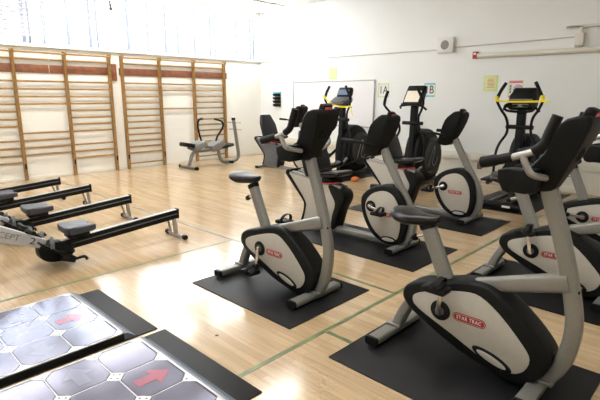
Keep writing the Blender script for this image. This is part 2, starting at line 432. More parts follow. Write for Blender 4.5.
# ------------------------------------------------------------------ back wall things
def wplate(name, y0, y1, z0, z1, m, label, cat, th=0.006, group=None):
    t = thing(name, label, cat, (XB, (y0 + y1) / 2, (z0 + z1) / 2), 0, group)
    return t, abs(y1 - y0) / 2, abs(z1 - z0) / 2
RW = (R(90), 0, R(-90))     # lettering that faces -X
t, hy, hz = wplate('whiteboard', 6.11, 8.60, 0.88, 1.92, 'board_w', 'wide white board on the back wall behind the recumbent bikes', 'whiteboard')
b = NB(); box(b, (-0.012, 0, 0), (0.02, 2 * hy - 0.03, 2 * hz - 0.03)); obj('writing_surface', b, 'board_w', t)
b = NB()
for s in (-1, 1):
    box(b, (-0.015, s * (hy - 0.012), 0), (0.03, 0.024, 2 * hz), 0.003); box(b, (-0.015, 0, s * (hz - 0.012)), (0.03, 2 * hy, 0.024), 0.003)
obj('frame', b, 'alum', t)
def sign(y, z, w, h, txt, edge, label, mode):
    t = thing('wall_sign', label, 'sign', (XB, y, z), 0, 'station signs on the back wall')
    b = NB(); box(b, (-0.002, 0, 0), (0.004, w, h)); obj('paper', b, 'paper', t)
    b = NB()
    def bar(yy, zz, sy, sz): box(b, (-0.005, yy, zz), (0.002, sy, sz))
    if mode in ('all',):
        for s in (-1, 1): bar(s * (w / 2 - 0.012), 0, 0.024, h); bar(0, s * (h / 2 - 0.012), w, 0.024)
        obj('border', b, edge, t)
    else:
        for s in (-1, 1):
            b = NB(); box(b, (-0.005, 0, s * (h / 2 - 0.017)), (0.002, w * 0.94, 0.034)); obj('colour_strip', b, edge, t, edge + ' strip')
        for s in (-1, 1):
            b = NB(); box(b, (-0.0055, s * (w / 2 - 0.008), 0), (0.002, 0.016, h)); obj('side_border', b, 'lime', t, 'lime edge')
        if mode == 'pinklime':
            b = NB(); box(b, (-0.005, 0, h / 2 + 0.008), (0.002, w, 0.016)); obj('side_border', b, 'lime', t, 'lime edge')
    return t
t = sign(5.885, 1.69, 0.27, 0.29, '1A', 'lime', 'paper sign reading 1A with lime border, right of the whiteboard', 'all')
lettering('lettering', '1A', 0.23, 'ink', t, (-0.006, 0.0, 0), RW, sx=0.85)
t = sign(4.80, 1.685, 0.26, 0.27, '1B', 'cyan', 'paper sign reading 1B with cyan strips, behind the middle elliptical', 'cyan')
lettering('lettering', '1B', 0.22, 'ink', t, (-0.006, 0.0, 0), RW, sx=0.85)
t = sign(3.145, 1.68, 0.25, 0.28, '1C', 'pink', 'paper sign with circled letter C and pink strips, behind the right elliptical', 'pinklime')
lettering('lettering', 'C', 0.13, 'ink', t, (-0.006, -0.045, 0.0), RW)
b = NB()
for k in range(24):
    a0, a1 = 2 * PI * k / 24, 2 * PI * (k + 1) / 24
    q = [(-0.045 + r * math.cos(a), r * math.sin(a)) for r, a in ((0.078, a0), (0.078, a1), (0.068, a1), (0.068, a0))]
    prism(b, q, -0.0075, -0.0045, axis='x')
obj('circle', b, 'ink', t)
b = NB()
for z in (0.07, 0.045, 0.02, -0.005, -0.03, -0.055): box(b, (-0.0055, 0.085, z), (0.002, 0.03, 0.016))
obj('side_print', b, 'ink', t)
def note(y, z, w, h, label, inner=True):
    t = thing('wall_notice', label, 'notice', (XB, y, z))
    b = NB(); box(b, (-0.002, 0, 0), (0.004, w, h)); obj('backing', b, 'lime', t)
    b = NB(); box(b, (-0.0055, 0, 0), (0.003, w - 0.06, h - 0.06)); obj('paper', b, 'yellow', t)
    if inner:
        b = NB()
        for k in range(7): box(b, (-0.0075, random.uniform(-.01, .01), h / 2 - 0.065 - k * 0.024), (0.001, w * random.uniform(.4, .6), 0.006))
        obj('print_lines', b, 'greyink', t)
note(3.59, 1.79, 0.26, 0.28, 'yellow notice with lime border left of the right-hand elliptical')
note(7.31, 2.08, 0.23, 0.26, 'pale yellow notice above the whiteboard', False)
# four-tier black wall rack
t = thing('wall_rack', 'black four-tier wall rack with blue top hanging left of the whiteboard', 'wall rack', (XB, 9.19, 1.485))
b = NB(); box(b, (-0.01, 0, 0), (0.02, 0.2, 0.38)); obj('back_panel', b, 'greypad', t, 'pale back panel')
for z in (0.12, 0.03, -0.055, -0.145):
    b = NB(); prism(b, [(-0.02, -0.035), (-0.06, -0.03), (-0.085, 0.03), (-0.02, 0.035)], -0.125, 0.125, 0.004); obj('tier', b, 'black', t, loc=(0, 0, z))
b = NB(); box(b, (-0.04, 0, 0.18), (0.08, 0.25, 0.04), 0.004); obj('top_strip', b, 'cyan', t, 'blue top strip')
# speaker
t = thing('wall_speaker', 'white square speaker with round grey grille high on the back wall', 'speaker', (XB, 4.49, 2.51))
b = NB(); box(b, (-0.04, 0, 0), (0.08, 0.33, 0.28), 0.012); obj('cabinet', b, 'white', t)
b = NB(); lathe(b, [(0.001, -0.084), (0.085, -0.084), (0.095, -0.079)], 28, 'x'); obj('grille', b, 'greypad', t, 'round grey grille')
b = NB(); lathe(b, [(0.085, -0.079), (0.085, -0.088), (0.097, -0.088), (0.097, -0.079)], 28, 'x'); obj('grille_ring', b, 'white', t)
# alarm
t = thing('fire_alarm', 'small red alarm at the left end of the white pipe', 'alarm', (XB, 3.895, 2.295))
b = NB(); box(b, (-0.035, 0, 0), (0.07, 0.09, 0.12), 0.008); obj('body', b, 'red', t)
b = NB(); box(b, (-0.073, 0, 0.02), (0.006, 0.05, 0.035), 0.002); obj('lens', b, 'white', t, 'pale lens')
# pipe and conduit
b = NB(); tube(b, [(XB - 0.05, 3.845, 2.28), (XB - 0.05, -2.35, 2.25)], 0.042, 14, 0)
tag(obj('wall_pipe', b, 'trim'), 'long cream pipe along the back wall running right from the red alarm', 'pipe')
t = thing('junction_box', 'cream junction box with conduits standing on the wall pipe', 'junction box', (XB - 0.003, 2.225, 2.42))
b = NB(); box(b, (-0.04, 0, 0.02), (0.08, 0.13, 0.18), 0.006); obj('box_body', b, 'trim', t)
b = NB(); sweep(b, cr([(-0.04, -0.01, 0.10), (-0.04, -0.01, 0.17), (-0.04, -0.04, 0.205), (-0.04, -0.12, 0.21), (-0.04, -4.5, 0.21)], 4), rrect(0.045, 0.045)); obj('conduit', b, 'trim', t)
b = NB(); box(b, (-0.04, 0, -0.085), (0.07, 0.11, 0.02), 0.003); obj('clamp', b, 'greytrim', t, 'grey clamp band')
b = NB(); tube(b, [(-0.04, 0, -0.07), (-0.04, 0, -0.098)], 0.03, 10, 0); obj('stub', b, 'trim', t)
b = NB(); tube(b, [(XB - 0.009, 9.8, 2.455), (XB - 0.009, 4.66, 2.44)], 0.009, 6, 0); tag(obj('cable', b, 'greytrim'), 'thin cable along the back wall from the corner to the speaker', 'cable')
b = NB(); tube(b, [(XB - 0.010, 4.32, 2.46), (XB - 0.010, 2.295, 2.48)], 0.010, 6, 0); tag(obj('cable', b, 'greytrim'), 'thin cable along the back wall from the speaker to the junction box', 'cable')
for y, lab in ((5.475, 'dark socket on the raceway behind the middle elliptical'), (3.97, 'dark socket on the raceway left of the right-hand elliptical')):
    t = thing('wall_socket', lab, 'socket', (XB - 0.06, y, 0.47), 0, 'raceway sockets')
    b = NB(); box(b, (-0.004, 0, 0), (0.008, 0.17, 0.11), 0.003); obj('cover_plate', b, 'trim', t)
    b = NB(); box(b, (-0.010, 0, 0.005), (0.006, 0.075, 0.05), 0.002); obj('receptacle', b, 'ink', t, 'dark receptacle')
t = thing('power_outlet', 'brown power outlet low on the back wall below the raceway', 'outlet', (XB - 0.016, 3.66, 0.29))
b = NB(); box(b, (-0.005, 0, 0), (0.01, 0.09, 0.13), 0.003); obj('cover_plate', b, 'outlet', t)
for z in (0.028, -0.028):
    b = NB(); box(b, (-0.012, 0, z), (0.005, 0.04, 0.035), 0.002); obj('receptacle', b, 'greypad', t, 'pale receptacle')

# ------------------------------------------------------------------ mats
def rubber_mat(x0, x1, y0, y1, label):
    t = NB(); box(t, (0, 0, 0.004), (x1 - x0, y1 - y0, 0.008), 0.002)
    o = tag(obj('rubber_mat', t, 'mat'), label, 'mat', 'black rubber floor mats'); o.location = ((x0 + x1) / 2, (y0 + y1) / 2, 0.0)
rubber_mat(2.05, 2.97, 2.09, 3.27, 'black rubber mat under the lone upright bike beside the rowing machines')
rubber_mat(3.58, 4.46, 2.05, 4.05, 'long black rubber mat under the nearer recumbent bike')
rubber_mat(5.10, 5.98, 2.08, 4.05, 'long black rubber mat under the farther recumbent bike')
rubber_mat(1.97, 2.91, 0.42, 1.67, 'black rubber mat under the large front bike')
rubber_mat(3.58, 4.50, 0.42, 1.67, 'black rubber mat under the second bike of the right row')
rubber_mat(5.12, 6.04, 0.42, 1.67, 'black rubber mat under the last bike of the right row')
rubber_mat(6.40, 8.30, 5.42, 6.36, 'black rubber mat under the elliptical in front of the whiteboard')
rubber_mat(6.45, 8.35, 2.02, 2.98, 'black rubber mat under the right-hand elliptical by the back wall')

# ------------------------------------------------------------------ bikes
def crankset(t, hub, ang, hw, L=0.175, pw=0.105):
    """crank arms and pedals; near side is -y at angle ang"""
    for s, a in ((-1, ang), (1, ang + 180)):
        ca, sa = math.cos(R(a)), math.sin(R(a))
        e = (hub[0] + L * ca, hub[1] + L * sa)
        b = NB(); y0 = s * (hw + 0.012); y1 = s * (hw + 0.05)
        sweep(b, [(hub[0] - 0.02 * ca, y0 + s * 0.012, hub[1] - 0.02 * sa), (hub[0] + 0.02 * ca, y0 + s * 0.02, hub[1] + 0.02 * sa), (e[0], y1, e[1])], rrect(0.016, 0.026), side=(0, 1, 0), scale=[1.2, 1.15, 0.95])
        arm = obj('crank_arm', b, 'chrome', t)
        b = NB(); tube(b, [(hub[0], s * hw, hub[1]), (hub[0], s * (hw + 0.035), hub[1])], 0.014, 10, 0); obj('axle_nut', b, 'black', arm)
        yc = y1 + s * 0.065
        b = NB()
        box(b, (e[0], yc, e[1]), (0.145, pw, 0.034), 0.012)
        box(b, (e[0] - 0.035, yc, e[1] + 0.014), (0.022, pw, 0.012), 0.003)
        box(b, (e[0] + 0.035, yc, e[1] + 0.014), (0.018, pw, 0.012), 0.003)
        tube(b, [(e[0], y1 - s * 0.01, e[1]), (e[0], y1 + s * 0.03, e[1])], 0.009, 8, 0)
        p = obj('pedal', b, 'black', t)
        b = NB()
        pts = [(e[0] + 0.01, yc - 0.052, e[1] - 0.005), (e[0] + 0.02, yc - 0.056, e[1] + 0.035), (e[0] + 0.03, yc - 0.03, e[1] + 0.068), (e[0] + 0.03, yc + 0.02, e[1] + 0.072), (e[0] + 0.02, yc + 0.055, e[1] + 0.04), (e[0] + 0.01, yc + 0.052, e[1] - 0.005)]
        sweep(b, cr(pts, 4), rrect(0.034, 0.004, 0.0018, 2), side=(1, 0, 0)); obj('toe_strap', b, 'blackrub', p)
        b = NB(); box(b, (e[0] - 0.048, yc, e[1] + 0.002), (0.012, 0.045, 0.018), 0.003); obj('reflector', b, 'red', p, 'red reflector')

def stabilizer(t, u, L=0.58, w=0.085, m='silver'):
    b = NB(); sweep(b, [(u, -L / 2 + 0.03, 0.036), (u, L / 2 - 0.03, 0.036)], rrect(0.052, w, 0.016), side=(0, 0, 1)); o = obj('stabilizer', b, m, t)
    for s in (-1, 1):
        b = NB(); sweep(b, [(u, s * (L / 2 - 0.034), 0.036), (u, s * (L / 2 - 0.012), 0.036)], rrect(0.054, w + 0.002, 0.016), side=(0, 0, 1)); obj('end_cap', b, 'black', o, 'black end cap')
        b = NB(); lathe(b, [(0.018, 0.0), (0.02, 0.012), (0.012, 0.014)], 12, 'z', (u, s * (L / 2 - 0.07), 0.0)); obj('levelling_foot', b, 'black', o, 'black levelling foot')

def side_details(t, inner, hw, hub, hr, badge, oval, panel_m='panel'):
    for s in (-1, 1):
        b = NB(); prism(b, inner, s * (hw - 0.01), s * (hw + 0.006), 0.004); p = obj('side_panel', b, panel_m, t, 'light grey side panel')
        # oval trim
        b = NB(); prism(b, ellipse(*oval), s * hw, s * (hw + 0.012), 0.004); obj('vent_trim', b, 'black', p, 'black oval trim')
        b = NB(); prism(b, ellipse(oval[0] + 0.0, oval[1], oval[2] * 0.74, oval[3] * 0.56, oval[4]), s * (hw + 0.006), s * (hw + 0.0145), 0.002); obj('vent_insert', b, panel_m, p, 'light grey oval insert')
        if badge:
            bx, bz, bw, bh = badge
            y = s * (hw + 0.006)
            b = NB(); prism(b, stadium(bx, bz, bw, bh), y, y + s * 0.003); obj('badge_border', b, 'badge', p, 'red badge border')
            b = NB(); prism(b, stadium(bx, bz, bw - 0.010, bh - 0.010), y, y + s * 0.0036); obj('badge_rim', b, 'badgerim', p, 'pale badge rim')
            b = NB(); prism(b, stadium(bx, bz, bw - 0.016, bh - 0.016), y, y + s * 0.0042); obj('badge', b, 'badge', p, 'dark red badge')
            rot = (R(90), 0, R(0)) if s < 0 else (R(90), 0, R(180))
            lettering('lettering', 'STAR TRAC', bh * 0.60, 'white', p, (bx, y + s * 0.0046, bz), rot, 'pale lettering reading STAR TRAC', depth=0.0008, spacing=1.12, sx=bw * 0.80 / (bh * 0.60 * 6.0))
        b = NB(); prism(b, ellipse(hub[0], hub[1], hr, hr), s * hw, s * (hw + 0.014), 0.005); obj('crank_hub', b, 'black', t, 'black round crank hub')
        b = NB(); lathe(b, [(hr * 0.45, hw + 0.010), (hr * 0.45, hw + 0.02), (hr * 0.3, hw + 0.022)] if s > 0 else [(hr * 0.45, -hw - 0.010), (hr * 0.45, -hw - 0.02), (hr * 0.3, -hw - 0.022)], 20, 'y', (hub[0], 0, hub[1])); obj('hub_cover', b, 'pedgrey', t)

def console(t, prof, wtop, wbot, tabc, face_n, back_circle, tabw=0.10, tabh=0.065):
    """slab console from a side profile; width tapers toward the bottom"""
    zs = [p[1] for p in prof]; z0, z1 = min(zs), max(zs)
    b = NB(); P = cr([(p[0], p[1], 0) for p in prof], 2, True)
    prism(b, [(p.x, p.y) for p in P], -0.5, 0.5, 0)
    for v in b.verts:
        k = max(0, min(1, (v.co.z - z0) / (z1 - z0)))
        k = min(1, k * 1.45)
        w = wbot + (wtop - wbot) * (k * k * (3 - 2 * k))
        v.co.y *= w
    es = [e for e in b.edges if abs(e.verts[0].co.y) > 0.01 and e.verts[0].co.y * e.verts[1].co.y > 0 and len(e.link_faces) == 2]
    bmesh.ops.bevel(b, geom=es, offset=0.014, segments=3, affect='EDGES', profile=0.5)
    o = obj('console', b, 'black', t, ang=50)
    # badge tab at the top
    a = face_n
    rot = Matrix.Rotation(a, 3, 'Y')
    b = NB(); box(b, (0, 0, 0), (0.05, tabw, tabh), 0.014, None)
    tb = obj('console_tab', b, 'black', o, loc=tabc); tb.rotation_euler = (0, a, 0)
    d = Vector((math.cos(a), 0, -math.sin(a)))
    c = Vector(tabc) + d * 0.0255 + Vector((math.sin(a), 0, math.cos(a))) * 0.008
    b = NB(); box(b, (0, 0, 0), (0.004, tabw * 0.68, 0.026), 0.0); bd = obj('console_badge', b, 'pinkbadge', o, 'red console badge', loc=c); bd.rotation_euler = (0, a, 0)
    bc, br = back_circle
    d2 = d
    b = NB(); lathe(b, [(br, -0.01), (br, 0.008), (br * 0.75, 0.012), (br * 0.7, 0.006), (0.001, 0.006)], 24, 'x'); k = obj('cable_cap', b, 'blackrub', o, loc=bc); k.rotation_euler = (0, a, 0)
    return o, tb

UP_OUT = [(-0.365, 0.32), (-0.3461, 0.385), (-0.2752, 0.43), (-0.1524, 0.465), (0.0177, 0.515), (0.1406, 0.525), (0.2256, 0.495), (0.3579, 0.405), (0.4713, 0.295), (0.5138, 0.22), (0.4902, 0.12), (0.4241, 0.045), (0.3485, 0.015), (0.2634, 0.025), (0.0177, 0.085), (-0.2563, 0.215), (-0.3319, 0.265)]
UP_IN = [(-0.2847, 0.325), (-0.2469, 0.37), (-0.0957, 0.425), (0.0366, 0.46), (0.1311, 0.46), (0.2445, 0.39), (0.3768, 0.26), (0.4194, 0.19), (0.3957, 0.115), (0.3343, 0.075), (0.2351, 0.075), (-0.0201, 0.18), (-0.2421, 0.27)]
def upright(loc, label, ang, sd=0.0):
    t = thing('upright_bike', label, 'exercise bike', loc, R(-90), 'upright exercise bikes')
    hw = 0.085
    b = NB(); P = cr([(p[0], p[1], 0) for p in UP_OUT], 3, True); prism(b, [(p.x, p.y) for p in P], -hw, hw, 0.022, 3); obj('fairing', b, 'black', t)
    P = cr([(p[0], p[1], 0) for p in UP_IN], 3, True)
    side_details(t, [(p.x, p.y) for p in P], hw, (-.095, .305), 0.062, (.082, .302, .195, .052), (.225, .118, .118, .036, -17))
    crankset(t, (-.095, .305), ang, hw)
    stabilizer(t, -.455); stabilizer(t, .455)
    # rear leg
    b = NB(); sweep(b, cr([(-.27, 0, .33), (-.33, 0, .27), (-.385, 0, .18), (-.42, 0, .10), (-.435, 0, .055)], 4), rrect(0.075, 0.07), side=(0, 1, 0)); obj('rear_leg', b, 'silver', t)
    b = NB(); box(b, (-.445, 0, .068), (.10, .10, .018), 0.004); obj('bracket', b, 'silver', t)
    b = NB(); box(b, (.47, 0, .068), (.12, .10, .022), 0.004); obj('bracket', b, 'silver', t)
    # mast and top tube
    b = NB(); sweep(b, cr([(.372, 0, 1.16), (.425, 0, 1.0), (.485, 0, .83), (.558, 0, .56), (.582, 0, .40), (.562, 0, .23), (.515, 0, .12), (.46, 0, .06)], 5), rrect(0.062, 0.080, 0.018), side=(0, 1, 0)); mast = obj('mast', b, 'silver', t)
    for sy in (-.02, .02):
        b = NB(); lathe(b, [(0.008, -0.0), (0.008, 0.006), (0.004, 0.008)], 10, 'x', (.585, sy, .60)); obj('bolt', b, 'black', mast)
    b = NB(); sweep(b, [(.08, 0, .49), (.25, 0, .545), (.54, 0, .635)], rrect(0.065, 0.085, 0.02), side=(0, 1, 0), scale=[.95, 1.0, 1.2]); obj('top_tube', b, 'silver', t)
    # seat tube
    b = NB(); sweep(b, [(-.265 + sd * .25, 0, .80 - sd * .6), (-.085, 0, .40)], rrect(0.06, 0.092, 0.02), side=(0, 1, 0)); obj('seat_tube', b, 'silver', t)
    b = NB(); sweep(b, [(-.274 + sd * .25, 0, .82 - sd * .6), (-.26 + sd * .25, 0, .788 - sd * .6)], rrect(0.068, 0.10, 0.022), side=(0, 1, 0)); obj('collar', b, 'black', t)
    b = NB(); sweep(b, [(-.295 + sd * .45, 0, .868 - sd), (-.255, 0, .78)], rrect(0.04, 0.062, 0.015), side=(0, 1, 0)); obj('seat_post', b, 'chrome', t)
    b = NB(); tube(b, [(-.25, 0, .725), (-.335, 0, .69)], 0.009, 8, 0); k = obj('adjuster_pin', b, 'chrome', t)
    b = NB(); lathe(b, [(0.008, 0), (0.022, 0.008), (0.022, 0.03), (0.012, 0.04)], 14, 'x'); kk = obj('adjuster_knob', b, 'black', k, 'black knob'); kk.location = (-.325, 0, .694); kk.rotation_euler = (0, R(180 + -22), 0)
    # saddle
    b = NB(); rings = []
    prof = [(-.475, .055, .018), (-.455, .105, .032), (-.41, .128, .04), (-.35, .122, .04), (-.29, .088, .036), (-.22, .052, .033), (-.16, .038, .028), (-.13, .022, .018)]
    for u, w, h in prof:
        zt = .898 - sd + (0.012 if u < -.4 else 0) - (0.004 if -.32 < u < -.2 else 0)
        ring = []
        for k in range(16):
            a = 2 * PI * k / 16; ca, sa = math.cos(a), math.sin(a)
            ring.append(b.verts.new((-.495 + sd * .3 + (u + .475) * .88, w * (abs(ca) ** .7) * (1 if ca > 0 else -1), zt - h + h * (sa if sa > 0 else sa * 1.2) * 0.9)))
        rings.append(ring)
    for i in range(len(rings) - 1):
        for k in range(16): b.faces.new((rings[i][k], rings[i][(k + 1) % 16], rings[i + 1][(k + 1) % 16], rings[i + 1][k]))
    b.faces.new(rings[0]); b.faces.new(rings[-1])
    bmesh.ops.subdivide_edges(b, edges=b.edges[:], cuts=1, smooth=0.4, use_grid_fill=True)
    obj('saddle', b, 'vinyl', t, ang=70)
    # console
    prof = [(0.265, 1.095), (0.305, 1.195), (0.38, 1.28), (0.42, 1.39), (0.465, 1.445), (0.545, 1.46), (0.57, 1.43), (0.545, 1.35), (0.45, 1.14), (0.415, 1.09), (0.34, 1.08)]
    an = R(24)
    console(t, prof, 0.235, 0.10, (.535, 0, 1.462), an, ((.505, 0, 1.275), 0.04))
    b = NB(); box(b, (0, 0, 0), (0.008, 0.17, 0.13), 0.003); d = obj('display', b, 'screen', t, 'dark glossy display', loc=(.408, 0, 1.35)); d.rotation_euler = (0, R(22), 0)
    for s in (-1, 1):
        b = NB(); prism(b, cr2([(.19, 1.185), (.30, 1.195), (.37, 1.20), (.37, 1.09), (.28, 1.08), (.22, 1.085)], 2), s * .065, s * .165, 0.012); obj('bottle_holder', b, 'black', t)
    # handlebars
    for s in (-1, 1):
        y = s * .25
        b = NB(); tube(b, [(.15, y, 1.215), (.28, y, 1.262), (.37, y * .98, 1.295), (.42, y * .94, 1.33), (.445, y * .92, 1.43)], 0.017, 12, 4); hb = obj('handlebar', b, 'alum', t, 'silver handlebar')
        b = NB(); tube(b, [(.33, y, 1.285), (.35, y * .98, 1.24), (.375, y * .9, 1.19), (.40, y * .4, 1.16)], 0.016, 12, 4); obj('handlebar_drop', b, 'alum', hb, 'silver drop tube')
        b = NB(); tube(b, [(.14, y, 1.226), (.17, y, 1.234), (.225, y, 1.248), (.29, y, 1.266)], 0.026, 12, 4, scale=[0.75] + [1.1] * 3 + [1.1] * 4 + [.95] * 4 + [.9]); obj('grip', b, 'blackrub', hb, 'black rubber grip')
        b = NB(); tube(b, [(.375, y * .97, 1.297), (.415, y * .94, 1.33), (.435, y * .92, 1.39), (.458, y * .9, 1.462)], 0.024, 12, 4); obj('upper_grip', b, 'blackrub', hb, 'black upright grip')
    return t
upright((2.54, 2.75, 0.008), 'upright exercise bike alone on the mat nearest the rowing machines', -90)
upright((2.52, 1.10, 0.008), 'largest upright exercise bike, in the right foreground, nearest the camera', 84, .045)
upright((4.05, 1.10, 0.008), 'upright exercise bike just behind the large foreground bike, second of the right row', 98)
upright((5.60, 1.10, 0.008), 'upright exercise bike farthest back in the right row, cut by the right picture edge', 172)

RC_OUT = [(-.205, .44), (-.175, .535), (-.06, .62), (.09, .66), (.22, .635), (.315, .53), (.35, .40), (.355, .25), (.325, .115), (.27, .06), (.12, .045), (.0, .085), (-.09, .16), (-.17, .29)]
RC_IN = [(-.135, .42), (-.105, .50), (-.03, .565), (.09, .60), (.19, .575), (.26, .49), (.295, .38), (.30, .24), (.275, .13), (.22, .09), (.12, .09), (.03, .135), (-.045, .205), (-.11, .315)]
def recumbent(loc, label, ang, ped_m='panel'):
    t = thing('recumbent_bike', label, 'exercise bike', loc, R(-90), 'recumbent exercise bikes')
    hw = 0.085
    b = NB(); P = cr([(p[0], p[1], 0) for p in RC_OUT], 3, True); prism(b, [(p.x, p.y) for p in P], -hw, hw, 0.022, 3); obj('fairing', b, 'black', t)
    P = cr([(p[0], p[1], 0) for p in RC_IN], 3, True)
    side_details(t, [(p.x, p.y) for p in P], hw, (-.06, .42), 0.06, (.105, .36, .19, .046), (.17, .10, .10, .034, 2))
    crankset(t, (-.06, .42), ang, hw)
    stabilizer(t, .29); stabilizer(t, -1.08)
    b = NB(); sweep(b, cr([(.02, 0, 1.02), (.06, 0, .94), (.20, 0, .70), (.335, 0, .48), (.392, 0, .34), (.385, 0, .20), (.33, 0, .09), (.28, 0, .055)], 5), rrect(0.062, 0.080, 0.018), side=(0, 1, 0)); obj('mast', b, 'silver', t)
    b = NB(); sweep(b, [(-1.08, 0, .055), (.25, 0, .055)], rrect(0.09, 0.07, 0.02), side=(0, 1, 0)); obj('base_tube', b, 'silver', t)
    # rear pedestal, boomerang shaped
    ped = [(-1.31, .635), (-1.07, .37), (-1.02, .28), (-1.08, .06), (-.60, .06), (-.56, .22), (-.46, .42), (-.47, .52), (-.62, .555)]
    b = NB(); prism(b, ped, -.075, .075, 0.012); pd = obj('seat_pedestal', b, ped_m, t, 'pale seat pedestal' if ped_m == 'panel' else 'charcoal seat pedestal')
    b = NB(); sweep(b, cr([(-1.26, 0, .67), (-1.325, 0, .665), (-1.345, 0, .635), (-1.32, 0, .60), (-1.20, 0, .48), (-1.08, 0, .36), (-1.035, 0, .29), (-1.05, 0, .18), (-1.09, 0, .06)], 4), rrect(0.165, 0.032, 0.01), side=(0, 1, 0)); obj('rear_trim', b, 'black', pd, 'black edge trim')
    b = NB(); prism(b, cr2([(-.66, .56), (-.50, .535), (-.44, .50), (-.43, .42), (-.50, .28), (-.55, .12), (-.58, .06), (-.62, .06), (-.60, .22), (-.56, .36), (-.62, .47)]), -.09, .09, 0.012); obj('front_trim', b, 'black', pd, 'thick black front edge')
    for sy in (-.05, .05):
        b = NB(); sweep(b, [(-1.30, sy, .655), (-.50, sy, .55)], rrect(0.03, 0.035, 0.006), side=(0, 1, 0)); obj('seat_rail', b, 'alum', t, 'silver seat rail')
    # seat
    b = NB(); box(b, (0, 0, 0), (.14, .20, .07), .012); c = obj('seat_carriage', b, 'black', t, loc=(-.68, 0, .61)); c.rotation_euler = (0, R(7), 0)
    b = NB(); prism(b, cr2([(-.90, .66), (-.86, .70), (-.70, .705), (-.56, .73), (-.48, .73), (-.475, .70), (-.54, .665), (-.70, .65)]), -.14, .14, 0.02, 3); obj('seat_cushion', b, 'vinyl', t)
    b = NB(); prism(b, cr2([(-.91, .66), (-.85, .68), (-.91, .88), (-1.01, 1.12), (-1.05, 1.17), (-1.09, 1.15), (-1.06, 1.05), (-.97, .83)]), -.215, .215, 0.022, 3)
    for v in b.verts:
        k = (v.co.z - .68) / .5; v.co.y *= 1.0 - 0.42 * max(0, k - .55) / .45
    sb = obj('backrest', b, 'vinyl', t, ang=60)
    for sy in (-.05, .05):
        b = NB(); tube(b, [(-.80, sy, .64), (-.98, sy, .74), (-1.06, sy, .90), (-1.085, sy, 1.0)], 0.012, 8, 4); obj('back_support', b, 'chrome', t, 'silver backrest support')
    b = NB(); tube(b, [(-.74, -.10, .585), (-.74, -.16, .585), (-.66, -.17, .59), (-.44, -.17, .625)], 0.007, 8, 4); obj('adjust_lever', b, 'red', t, 'red adjustment lever')
    # console
    prof = [(-.21, .975), (-.15, 1.10), (-.085, 1.26), (-.01, 1.335), (.05, 1.37), (.105, 1.36), (.125, 1.31), (.07, 1.15), (.015, 1.02), (-.05, .945), (-.15, .94)]
    an = R(24)
    console(t, prof, 0.25, 0.11, (.085, 0, 1.365), an, ((.06, 0, 1.16), 0.04))
    b = NB(); box(b, (0, 0, 0), (0.008, 0.17, 0.14), 0.003); d = obj('display', b, 'screen', t, 'dark glossy display', loc=(-.105, 0, 1.20)); d.rotation_euler = (0, R(22), 0)
    for s in (-1, 1):
        y = s * .22
        b = NB(); tube(b, [(-.02, s * .10, 1.05), (-.08, s * .18, 1.08), (-.18, y, 1.10), (-.34, y, 1.105)], 0.016, 10, 4); hb = obj('handlebar', b, 'black', t)
        b = NB(); tube(b, [(-.20, y, 1.10), (-.36, y, 1.106)], 0.022, 10, 0); obj('grip', b, 'blackrub', hb)
    return t
recumbent((4.06, 2.75, 0.008), 'pale recumbent bike directly behind the lone upright bike, nearer of the two pale ones', -12)
recumbent((5.64, 2.75, 0.008), 'pale recumbent bike with oval body beside the middle elliptical, farther of the two pale ones', 200)
recumbent((7.0, 6.80, 0.0), 'dark recumbent bike with black backrest near the whiteboard, beyond all the others', 30, 'pedgrey')

